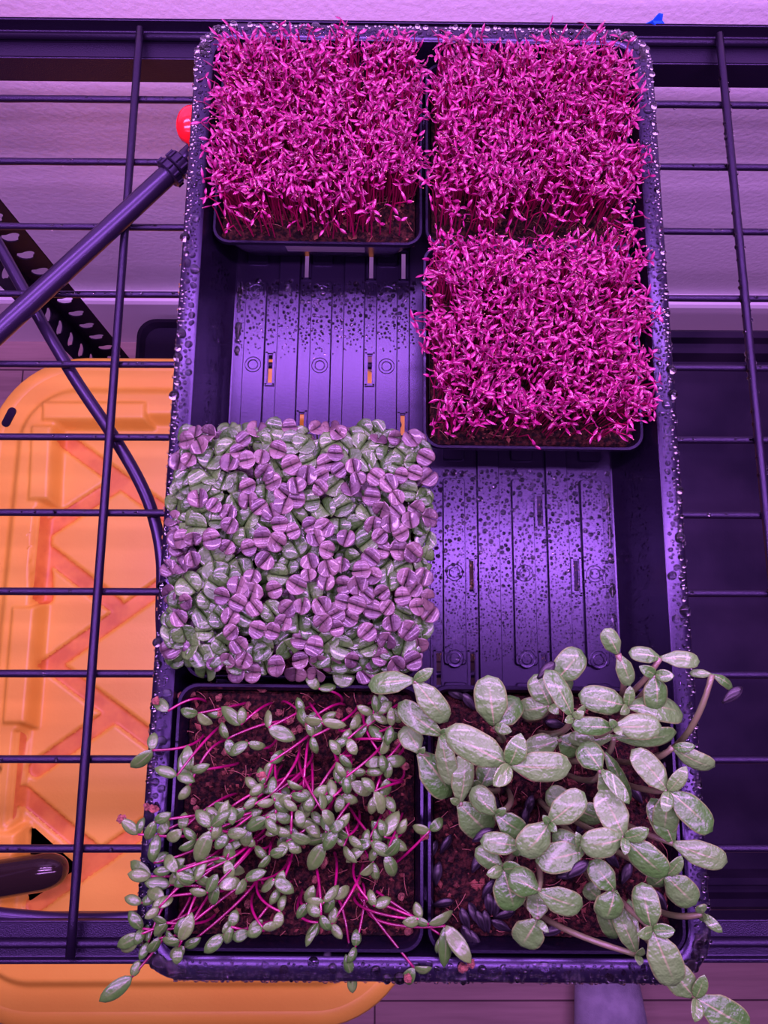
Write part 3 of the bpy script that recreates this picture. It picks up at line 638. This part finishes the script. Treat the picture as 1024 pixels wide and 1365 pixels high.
# ------------------------------------------------------------------ sunflowers
_, scx, scy, srz, ssz, ss, _, _ = POTS['sun']
SUN = [ # label, node, height, cotyledons (tip x, tip y, width px, lift), true leaves (tip x, tip y, width px), hull px
 ('sunflower sprout lying over the beet pot, leftmost and furthest back', (552,907), .104, [(491,914,29,-.006),(597,962,32,-.004)], [(577,891,17)], None),
 ('sunflower sprout with curled leaves just below the leftmost one', (588,979), .098, [(531,937,32,-.004),(602,1048,26,-.006)], [(600,972,14),(598,992,10)], None),
 ('sunflower sprout at the left edge of its pot with a long drooping leaf', (559,1003), .088, [(602,1061,42,-.006),(538,968,30,-.006)], [(566,995,10)], None),
 ('sunflower sprout with a black hull gripping its lower leaf near the left pot wall', (612,1071), .090, [(619,1003,30,.004),(654,1112,42,-.008)], [(600,1064,10)], (645,1113)),
 ('sunflower sprout with one tall upright leaf near the back rim', (659,968), .106, [(650,900,43,.004),(692,930,34,-.008)], [(682,975,16)], None),
 ('sunflower sprout with the two widest leaves spread sideways at the pot centre', (679,1019), .122, [(594,972,42,.0),(762,1021,38,.0)], [(694,977,31),(657,1047,26)], None),
 ('sunflower sprout with small round leaves behind the drooping broad leaf at the back', (733,940), .096, [(712,899,33,.0),(691,948,30,-.006)], [(744,952,14)], None),
 ('sunflower sprout with a violet-black hull still clinging at the back of the pot', (740,908), .104, [(775,866,38,.003),(762,918,22,-.008)], [], (729,893)),
 ('sunflower sprout with a long blue-grey leaf hanging down from the back middle', (763,956), .118, [(727,893,30,.002),(781,943,14,-.01)], [(752,962,12),(778,948,13)], None),
 ('tallest sunflower sprout at the back with one leaf pointing straight up', (824,872), .120, [(806,838,24,.004),(840,914,23,-.006)], [], None),
 ('sunflower sprout with two flat leaves spread sideways above the back right rim', (880,877), .116, [(838,870,21,.0),(933,882,22,.0)], [], None),
 ('sunflower sprout with a small bright leaf pair in front of the flat spread leaves', (872,899), .112, [(874,947,33,-.004),(862,935,20,-.01)], [(851,888,17),(898,901,18)], None),
 ('sunflower sprout with a broad leaf to the left and one upright young leaf', (836,941), .108, [(771,926,35,.002),(911,953,36,-.008)], [(839,914,17),(826,952,14)], None),
 ('sunflower sprout right of centre with stacked crinkled leaves', (819,969), .118, [(762,966,24,.002),(882,968,33,.0)], [(812,958,12),(828,980,12)], None),
 ('sunflower sprout under the crinkled leaves with pale striped blades', (818,982), .106, [(757,984,24,-.002),(902,976,26,-.004)], [], None),
 ('sunflower sprout with a yellowish leaf pointing out over the right rim', (897,996), .104, [(953,1022,25,-.002)], [(926,994,15)], None),
 ('long-stemmed sunflower sprout standing out over the right rim with a drooping dark tip', (949,899), .112, [(919,897,11,-.002),(976,918,13,-.006)], [], (977,926)),
 ('sunflower sprout with four leaves spread over the right rim', (890,1054), .108, [(842,999,33,.0),(950,1108,37,.0),(884,1112,32,-.008)], [(914,1021,22),(884,1083,19)], None),
 ('sunflower sprout with one pale leaf crossing the right rim below the four spread leaves', (897,1124), .100, [(868,1064,32,.0),(970,1149,31,.0)], [], None),
 ('sunflower sprout with a plump three-leaf rosette right of the pot centre', (832,1116), .116, [(799,1053,38,-.002),(774,1127,37,.0),(890,1168,37,.0)], [(864,1104,22),(832,1139,14)], None),
 ('sunflower sprout with a glossy cupped leaf bent down at the pot centre', (801,1026), .116, [(825,1074,30,-.006),(775,991,34,-.004)], [(838,1071,20)], None),
 ('sunflower sprout with a narrow folded leaf between the cupped one and the spread four', (806,1003), .100, [(829,1048,17,-.006),(838,1072,20,-.012)], [], None),
 ('sunflower sprout with a round pale leaf and an upright one at the pot centre', (731,1097), .114, [(779,1056,36,.002),(694,1140,40,-.002)], [(723,1086,11),(742,1108,12)], None),
 ('sunflower sprout with dark veined leaves left of the pot centre', (661,1085), .098, [(629,1050,30,-.004),(700,1110,29,.0)], [(674,1076,12)], None),
 ('sunflower sprout with a fat folded leaf left of the round pale one', (694,1128), .102, [(640,1121,26,-.002),(688,1140,16,-.008)], [], None),
 ('sunflower sprout with shaded dark leaves in the left half of the pot', (670,1157), .094, [(634,1131,25,-.002),(686,1214,40,-.002)], [(648,1165,17),(694,1154,22)], None),
 ('sunflower sprout with two leaves meeting in a V left of the lower hull', (718,1188), .100, [(679,1165,34,.0),(777,1208,33,.0)], [], None),
 ('lowest sunflower sprout at left with one round curled leaf', (716,1226), .086, [(694,1261,38,-.006),(714,1190,28,-.004)], [(731,1242,10)], None),
 ('sunflower sprout with broad flat leaves and a black hull at the tip', (778,1134), .108, [(714,1148,36,-.002),(736,1112,26,-.004)], [(767,1108,14),(772,1128,10)], (771,1158)),
 ('sunflower sprout with a heart-shaped leaf bending down in the front half', (819,1186), .104, [(786,1148,30,.0),(806,1226,36,-.004)], [(824,1190,7)], None),
 ('sunflower sprout whose long stem lies across the front soil to the rim', (849,1272), .092, [(819,1206,24,.002),(838,1198,14,-.012)], [(852,1286,12),(856,1262,12)], None),
 ('sunflower sprout with folded leaves lying over the front right corner', (869,1238), .108, [(856,1176,33,.0),(901,1314,40,-.004)], [(848,1244,18),(899,1239,19)], None),
 ('frontmost sunflower sprout hanging out over the tray corner', (926,1329), .094, [(890,1286,35,.0),(1000,1372,38,-.002)], [(938,1298,19),(925,1361,19)], None),
 ('sunflower sprout with a yellow-edged round leaf inside the right rim', (887,1166), .098, [(928,1206,36,-.004),(866,1180,22,-.008)], [(908,1140,20)], None),
 ('small sunflower sprout with a bud on a horizontal stem over the right rim', (936,1218), .086, [(934,1206,15,.004),(942,1228,13,-.004)], [(962,1242,14),(944,1224,8)], None),
 ('sunflower sprout with dark leaves half hidden in the front middle of the pot', (800,1198), .084, [(822,1252,26,-.004),(780,1180,22,.0)], [], None),
 ('sunflower sprout half hidden beneath the broad leaves near the back middle', (745,985), .084, [(700,1002,30,-.004),(775,1000,34,-.004)], [], None),
 ('sunflower sprout half hidden beneath the broad leaves left of centre', (640,1050), .078, [(660,1010,30,-.002),(650,1086,30,-.004)], [(630,1040,12)], None),
 ('sunflower sprout half hidden beneath the rosette at the pot centre', (765,1075), .080, [(728,1055,30,-.004),(806,1092,30,-.004)], [], None),
]
rd = random.Random(21)
for (lab, nd, z, cots, trues, hull) in SUN:
    P = at(*nd, z); lo = tl(P); lx, ly = lo.x-scx, lo.y-scy
    bx, by = lx*.72+rd.uniform(-.006,.006), ly*.76+rd.uniform(-.006,.006)
    if nd == (849,1272): q = tl(at(700,1205,ssz)); bx, by = q.x-scx, q.y-scy
    if nd == (936,1218): q = tl(at(860,1205,ssz)); bx, by = q.x-scx, q.y-scy
    if nd == (949,899): q = tl(at(880,1010,ssz)); bx, by = q.x-scx, q.y-scy
    if nd == (824,872): q = tl(at(800,930,ssz)); bx, by = q.x-scx, q.y-scy
    bx, by = max(-ss*.88, min(ss*.88, bx)), max(-ss*.88, min(ss*.88, by))
    B = TM @ Vector((scx+bx, scy+by, ssz-.001)); r = thing('sunflower_sprout', lab, 'sprout', B)
    d = P-B; mb = MB(); tube(mb, bez(Vector((0,0,0)), Vector((d.x*.12, d.y*.12, d.z*.75)), Vector((d.x*.6, d.y*.6, d.z*.96)), d, 12), [.0014]*10+[.0013,.0013,.0015], 8); mb.build('stem', M['sun_s'], r)
    for (tx, ty, wp, dz) in cots:
        zt = max(z+dz, .0665); T = at(tx, ty, zt); dv = T-P; L = dv.length; W = wp*(CAM_Z-zt)/F_PX*1.02
        me = blade(L, W, 'coty', rd.uniform(.05,.13), rd.uniform(-.30,.12), .0011, 12, 5).mesh('cotyledon', M['sun_l'])
        link('cotyledon', me, r, frame(d, dv, Vector((rd.gauss(0,.14), rd.gauss(0,.14)-.08, 1)), rd.uniform(-.18,.18)))
    for (tx, ty, wp) in trues:
        T = at(tx, ty, z+.004); dv = T-P; L = dv.length; W = wp*(CAM_Z-z)/F_PX
        me = blade(L, W, 'oval', rd.uniform(.05,.16), rd.uniform(.0,.3), .0006, 9, 4).mesh('true_leaf', M['sun_t'])
        link('true_leaf', me, r, frame(d+Vector((0,0,.001)), dv, Vector((0,-.1,1)), rd.uniform(-.15,.15)))
    if hull:
        H = at(*hull, z+.002); o = link('hull', HULL, r); dv = Vector((rd.uniform(.5,1), rd.uniform(.3,.8), .1)); o.matrix_local = frame(H-B-dv.normalized()*.006, dv); o['label'] = 'black seed hull'
# spent hulls lying on the soil
hl = [(583,1165,80),(590,1203,15),(575,1135,60),(594,1125,60),(620,1225,110),(632,1218,115),(641,1228,112),(648,1228,100),(624,1248,120),(633,1253,125),(668,1233,150),(672,1218,20),(650,1185,60),(652,1205,95),(660,1208,85),(625,935,125),(608,925,150),
      (636,1150,60),(735,1240,20),(705,1075,70),(800,1080,110),(770,1075,75),(848,1058,120),(890,1020,30),(860,1215,80),(700,1090,80),(660,1075,100),(880,1200,120),(740,965,170),(755,1165,15),(645,1100,30),(835,1165,60),(845,1225,40),(815,1145,130),(775,1100,60)]
for i, (x, y, a) in enumerate(hl):
    o = link('sunflower_hull', HULL); P = at(x, y, ssz+.0022); a = math.radians(a); o.matrix_world = frame(P-Vector((math.cos(a), math.sin(a), 0))*.0055, Vector((math.cos(a), math.sin(a), R_(-.1,.25))), Vector((R_(-.5,.5), R_(-.5,.5), 1)))
    lo = tl(P); zn = zone(lo.x-scx, lo.y-scy, ss); tag(o, f'black striped sunflower hull on the soil at the {zn} of the sunflower pot', 'seed hull', f'sunflower hulls at the {zn} of their pot')

# ------------------------------------------------------------------ sprayer wand and hose
wa, wb = at(-60, 496, .0135), at(226, 231, .0135)
wand = thing('sprayer_wand', 'black sprayer wand with a ribbed collar and red nozzle, leaning to the tray', 'wand', (wb.x, wb.y, .0066))
wd = (wb-wa).normalized(); o0 = Vector((wb.x, wb.y, .0066))
def wp(mb, name, m, **k): return mb.build(name, m, wand, **k)
mb = MB(); tube(mb, [wa-o0, wb-o0], .0066, 20); wp(mb, 'lance', M['tube'], sharp=40)
mb = MB()
for s0, s1, r in ((-.002,.004,.0094),(.0048,.0125,.0085)):
    a, b = wb-o0+wd*s0, wb-o0+wd*s1; tube(mb, [a, a+wd*.0008, b-wd*.0008, b], [r*.9, r, r, r*.9], 20)
    u = wd.cross(Vector((0,0,1))).normalized(); v = wd.cross(u)
    for k in range(10):
        q = 2*math.pi*k/10; c = (u*math.cos(q)+v*math.sin(q))*r; tube(mb, [a+c+wd*.001, b+c-wd*.001], .0011, 6)
wp(mb, 'collar', M['tube'], sharp=40)
mb = MB(); tube(mb, [wb-o0+wd*.0125, wb-o0+wd*.026], .0058, 14); wp(mb, 'neck', M['tube'], sharp=40)
mb = MB(); rc = at(255, 167, .030)-o0; a = wb-o0+wd*.024; ax = (rc-a); ax = Vector((.10, 1, .12)).normalized()
lp = []
for i in range(11):
    t = i/10; p = rc+ax*(.0125*(2*t-1)); rr_ = .0095*math.sqrt(max(.002, 1-(2*t-1)**2)); lp.append((p, rr_))
tube(mb, [a]+[p for p, _ in lp], [.004]+[q for _, q in lp], 20); tag(wp(mb, 'nozzle', M['red']), 'glossy red nozzle bulb', None)
hp = [at(x, y, -.0068) for x, y in ((-60,225),(0,330),(50,420),(100,505),(150,580),(185,640),(205,690),(216,750))]
hp += [Vector((-.130,.02,-.0068)), Vector((-.122,-.03,-.0075)), Vector((-.105,-.085,-.010)), Vector((-.085,-.122,-.012)), Vector((-.10,-.136,-.0125))]
hp += [at(190,1222,-.0125), at(100,1226,-.0125), at(0,1219,-.0125), at(-80,1205,-.0125)]
mb = MB(); tube(mb, spline(hp, 10), .0039, 12)
tag(mb.build('hose', M['tube']), 'thin black hose curving under the wires on the left', 'hose')

# ------------------------------------------------------------------ blue tape scrap
mb = MB(); P = aty(872, 36, .4412)
pts = [(-.011,0),(.013,-.001),(.005,.0028),(.0035,.0065),(-.001,.0088),(-.004,.006)]
vs = [(P.x+x, P.y+d+.0025*math.sin(x*300), P.z-.0015+z*1.55) for d in (0, .0006) for x, z in [(-.011,-.006),(.013,-.006)]+pts[1:]+[pts[0]]]
n = 8-0; n = len(vs)//2
mb.add(vs, [tuple(range(n)), tuple(range(2*n-1, n-1, -1))]+[(i, (i+1) % n, n+(i+1) % n, n+i) for i in range(n)])
tag(mb.build('tape_scrap', M['blue'], smooth=False), 'torn scrap of bright blue tape stuck behind the rear beam', 'tape')

# ------------------------------------------------------------------ storage totes below
LZ = -.44
LX0, LX1, LY0, LY1 = -.478, .046, -.385, .375
lcx, lcy, lhx, lhy = (LX0+LX1)/2, (LY0+LY1)/2, (LX1-LX0)/2, (LY1-LY0)/2
tote = thing('storage_tote', 'black storage tote with a stained yellow-orange lattice lid on the floor', 'tote', (lcx, lcy, FZ))
def inv_l(x, y): p = at(x, y, LZ); return (p.x, p.y)
bars = [[(38,562),(85,562),(80,678),(33,678)], [(52,531),(207,531),(207,573),(52,573)], [(13,800),(64,800),(50,974),(-2,974)], [(-20,1096),(40,1096),(32,1182),(-30,1182)]]
bars = [[inv_l(*p) for p in b] for b in bars]
ch = [((88,588),(228,690)),((150,645),(56,706)),((52,690),(56,795)),((56,733),(150,806)),((62,887),(238,762)),((66,888),(222,1005)),((150,952),(44,1026)),((22,985),(10,1085)),((25,1060),(120,1140)),((40,1210),(215,1088)),((112,1132),(112,1160))]
ch = [(inv_l(*a), inv_l(*b)) for a, b in ch]
bars += [[(2*lcx-x, y) for x, y in b][::-1] for b in bars]; ch += [((2*lcx-a[0], a[1]), (2*lcx-b[0], b[1])) for a, b in ch]
tri = [inv_l(*p) for p in ((39,1102),(102,1158),(33,1206))]
dx = .002; gx = np.arange(LX0+.014, LX1-.014, dx); gy = np.arange(LY0+.014, LY1-.014, dx); GX, GY = np.meshgrid(gx, gy)
def sst(a, b, v): t = np.clip((v-a)/(b-a), 0, 1); return t*t*(3-2*t)
def sd_poly(poly):                     # signed distance to a convex polygon, positive inside
    d = None; A = sum(poly[i][0]*poly[(i+1) % len(poly)][1]-poly[(i+1) % len(poly)][0]*poly[i][1] for i in range(len(poly)))
    for i in range(len(poly)):
        (x0, y0), (x1, y1) = poly[i], poly[(i+1) % len(poly)]; L = math.hypot(x1-x0, y1-y0); s = ((x1-x0)*(GY-y0)-(y1-y0)*(GX-x0))/L*(1 if A > 0 else -1)
        d = s if d is None else np.minimum(d, s)
    return d
def sd_rr(hx, hy, r):
    qx = np.abs(GX-lcx)-(hx-r); qy = np.abs(GY-lcy)-(hy-r)
    return r-(np.hypot(np.maximum(qx, 0), np.maximum(qy, 0))+np.minimum(np.maximum(qx, qy), 0))-0
Hh = -.001+0*GX
Hh = Hh+.010*sst(0, .012, sd_rr(lhx-.035, lhy-.040, .075))            # raised border ledge
inner = sd_rr(lhx-.070, lhy-.075, .045); Hh = Hh-.016*sst(0, .014, inner)  # sunk middle
for b in bars: Hh = np.maximum(Hh, -.008+.022*sst(-.001, .012, sd_poly(b)))
cd = np.full_like(GX, 9.)
for (a, b) in ch:
    ax_, ay_ = a; bx_, by_ = b; L2 = (bx_-ax_)**2+(by_-ay_)**2; t = np.clip(((GX-ax_)*(bx_-ax_)+(GY-ay_)*(by_-ay_))/L2, 0, 1)
    cd = np.minimum(cd, np.hypot(GX-ax_-t*(bx_-ax_), GY-ay_-t*(by_-ay_)))
ins = (Hh < .002) & (inner > .002)
Hh = Hh-.004*sst(.0120, .0085, cd)*(inner > .0)
hole = sd_poly(tri); edge_in = sd_rr(lhx-.014, lhy-.014, .098)
ny_, nx_ = GX.shape; mb = MB()
for fld, lev, wid in ((hole, 0.0, .0015), (cd, .0095, .0012)):   # crisp outlines: pull nearby vertices onto them
    g1, g0 = np.gradient(fld, dx); k = (np.abs(fld-lev) < wid); nn = np.maximum(g0*g0+g1*g1, .25)
    GX = np.where(k, GX-(fld-lev)*g0/nn, GX); GY = np.where(k, GY-(fld-lev)*g1/nn, GY)
    fld[k] = lev
hm = hole[:-1,:-1]+hole[1:,:-1]+hole[:-1,1:]+hole[1:,1:]; cm = (cd[:-1,:-1]+cd[1:,:-1]+cd[:-1,1:]+cd[1:,1:])/4
idx = np.arange(ny_*nx_).reshape(ny_, nx_)
mb.v = [(x-lcx, y-lcy, z) for x, y, z in zip(GX.ravel(), GY.ravel(), (Hh+LZ-FZ).ravel())]
for j in range(ny_-1):
    for i in range(nx_-1):
        if hm[j, i] > 1e-6 or edge_in[j, i] < 0: continue
        mb.f.append((int(idx[j, i]), int(idx[j, i+1]), int(idx[j+1, i+1]), int(idx[j+1, i]))); mb.m.append(1 if (cm[j, i] < .0095 and inner[j, i] > .003) else 0)
# lid flange and lip round the outside
loft(mb, [[(x-0, y-0, z+LZ-FZ) for x, y in rrect(hx, hy, r, 14)] for hx, hy, r, z in ((lhx-.020,lhy-.020,.092,-.002),(lhx-.016,lhy-.016,.096,-.0004),(lhx-.003,lhy-.003,.109,-.0006),(lhx,lhy,.112,-.004),(lhx,lhy,.112,-.022),(lhx-.003,lhy-.003,.109,-.022))])
lid = mb.build('lid', [M['yellow'], M['dirt']], tote); tag(lid, 'yellow-orange lid with a lattice of stained channels', None)
sp_ = at(12, 556, LZ); lo_ = (sp_.x-lcx, sp_.y-lcy)
for s in (-1, 1):
    mb = MB(); c, s_ = math.cos(1.2), math.sin(1.2); loop = []
    for x, y in rrect(.013, .0052, .005, 5): loop.append((x*c-y*s_, x*s_+y*c))
    loft(mb, [[(-s*abs(lo_[0])+x*s, lo_[1]+y, LZ-FZ+z) for x, y in loop] for z in (-.003, .0002, .0006)], cap1=True)
    tag(mb.build('tie_slot', M['bin'], lid, smooth=False), 'dark slot through the lid flange', None)
mb = MB()
loft(mb, [[(x, y, z) for x, y in rrect(hx, hy, r, 8)] for hx, hy, r, z in ((lhx-.075,lhy-.075,.05,.002),(lhx-.022,lhy-.022,.09,LZ-FZ-.03),(lhx-.022,lhy-.022,.09,LZ-FZ-.012),(lhx-.026,lhy-.026,.088,LZ-FZ-.012),(lhx-.080,lhy-.080,.05,.006))], cap0=True, cap1=True)
mb.build('tote_body', M['bin'], tote, sharp=40)
# dark rounded tube over the cut in the lid
ta, tb_ = at(-110, 1190, LZ+.030), at(90, 1157, LZ+.030)
mb = MB(); td = (tb_-ta); L = td.length; td.normalize(); pts = []; rs = []
for i in range(30):
    t = i/8 if i < 8 else 1; u = max(0, i-8)/21*math.pi/2
    pts.append(ta+td*((L-.030)*t+.030*math.sin(u))); rs.append(max(.0005, .0195*math.cos(u)**.8))
tube(mb, pts, rs, 24); tag(mb.build('tube', M['gloss']), 'dark glossy tube with a rounded end lying on the orange lid', 'tube')
# black tote at the right
BX0_, BX1_, BY0_, BY1_ = .14, .76, -.268, .418
bcx_, bcy_, bhx, bhy = (BX0_+BX1_)/2, (BY0_+BY1_)/2, (BX1_-BX0_)/2, (BY1_-BY0_)/2
bt = thing('storage_bin', 'large black storage bin with a flat black lid under the right side of the shelf', 'bin', (bcx_, bcy_, FZ))
q = LZ-FZ; mb = MB()
loft(mb, rloops([(bhx,bhy,.05,q-.025),(bhx,bhy,.05,q-.004),(bhx-.004,bhy-.004,.048,q),(bhx-.012,bhy-.012,.045,q),(bhx-.016,bhy-.016,.042,q-.010),(bhx-.024,bhy-.024,.04,q-.010),(bhx-.027,bhy-.027,.038,q+.002),(bhx-.034,bhy-.034,.035,q+.002),(bhx-.040,bhy-.040,.03,q-.012),(bhx-.08,bhy-.08,.03,q-.0125)], 8), cap1=True)
mb.build('lid', M['bin'], bt, sharp=30)
mb = MB(); loft(mb, rloops([(bhx-.07,bhy-.07,.04,.002),(bhx-.02,bhy-.02,.045,q-.02)], 8), cap0=True, cap1=True); mb.build('bin_body', M['bin'], bt, sharp=40)
# small dark bin against the baseboard
sx0, sx1, sy0, sy1, sz1 = -.365, -.06, .40, .512, -.62
cx_, cy_, hx_, hy_ = (sx0+sx1)/2, (sy0+sy1)/2, (sx1-sx0)/2, (sy1-sy0)/2; q = sz1-FZ
sb_ = thing('small_bin', 'low black bin between the slotted post and the baseboard', 'bin', (cx_, cy_, FZ)); mb = MB()
loft(mb, rloops([(hx_-.02,hy_-.02,.02,.002),(hx_-.006,hy_-.006,.024,q-.02),(hx_,hy_,.028,q-.016),(hx_,hy_,.028,q)], 8), cap0=True); mb.build('bin_body', M['bin'], sb_, sharp=40)
mb = MB(); loft(mb, rloops([(hx_,hy_,.028,q),(hx_-.006,hy_-.006,.025,q+.002),(hx_-.012,hy_-.012,.022,q-.006),(hx_-.03,hy_-.03,.016,q-.008)], 8), cap1=True); mb.build('lid', M['bin'], sb_, sharp=30)

# ------------------------------------------------------------------ the photographer's foot
fc = at(812, 1334, FZ+.04)
per = thing('person', 'foot in a grey knitted sock standing on the planks below the tray', 'person', (fc.x, fc.y, FZ))
def bodyloft(rings, name, m, par=per):
    mb = MB(); loft(mb, [[(cx+rx*math.cos(2*math.pi*k/24), cy+ry*math.sin(2*math.pi*k/24), cz+(rz_ if rz_ else 0)*math.sin(2*math.pi*k/24)) for k in range(24)] for cx, cy, cz, rx, ry, rz_ in rings], cap0=True, cap1=True)
    return mb.build(name, m, par)
mb = MB(); lp = []
for y, hw, ht, zc in ((.118,.010,.010,.014),(.112,.026,.014,.017),(.098,.035,.019,.022),(.075,.040,.024,.026),(.045,.044,.029,.031),(.010,.049,.036,.038),(-.030,.053,.044,.046),(-.070,.056,.054,.056),(-.110,.050,.050,.052),(-.132,.026,.036,.040),(-.142,.010,.016,.034)):
    lp.append([(hw*math.cos(2*math.pi*k/24)*(1-.12*max(0, math.sin(2*math.pi*k/24))), y, max(.002, zc+ht*math.sin(2*math.pi*k/24))) for k in range(24)])
loft(mb, lp, cap0=True, cap1=True)
loft(mb, [[(r*math.cos(2*math.pi*k/24), cy+r*1.05*math.sin(2*math.pi*k/24), z) for k in range(24)] for r, cy, z in ((.036,-.085,.06),(.036,-.090,.09),(.040,-.095,.14),(.048,-.10,.22),(.054,-.105,.30),(.056,-.105,.36),(.050,-.095,.43))], cap0=True, cap1=True)
mb.build('leg', M['sock'], per)
bodyloft([(0,-.092,.13,.058,.062,0),(0,-.098,.22,.064,.070,0),(0,-.10,.34,.072,.080,0),(0,-.095,.46,.078,.086,0)], 'trouser_leg', M['cloth'])
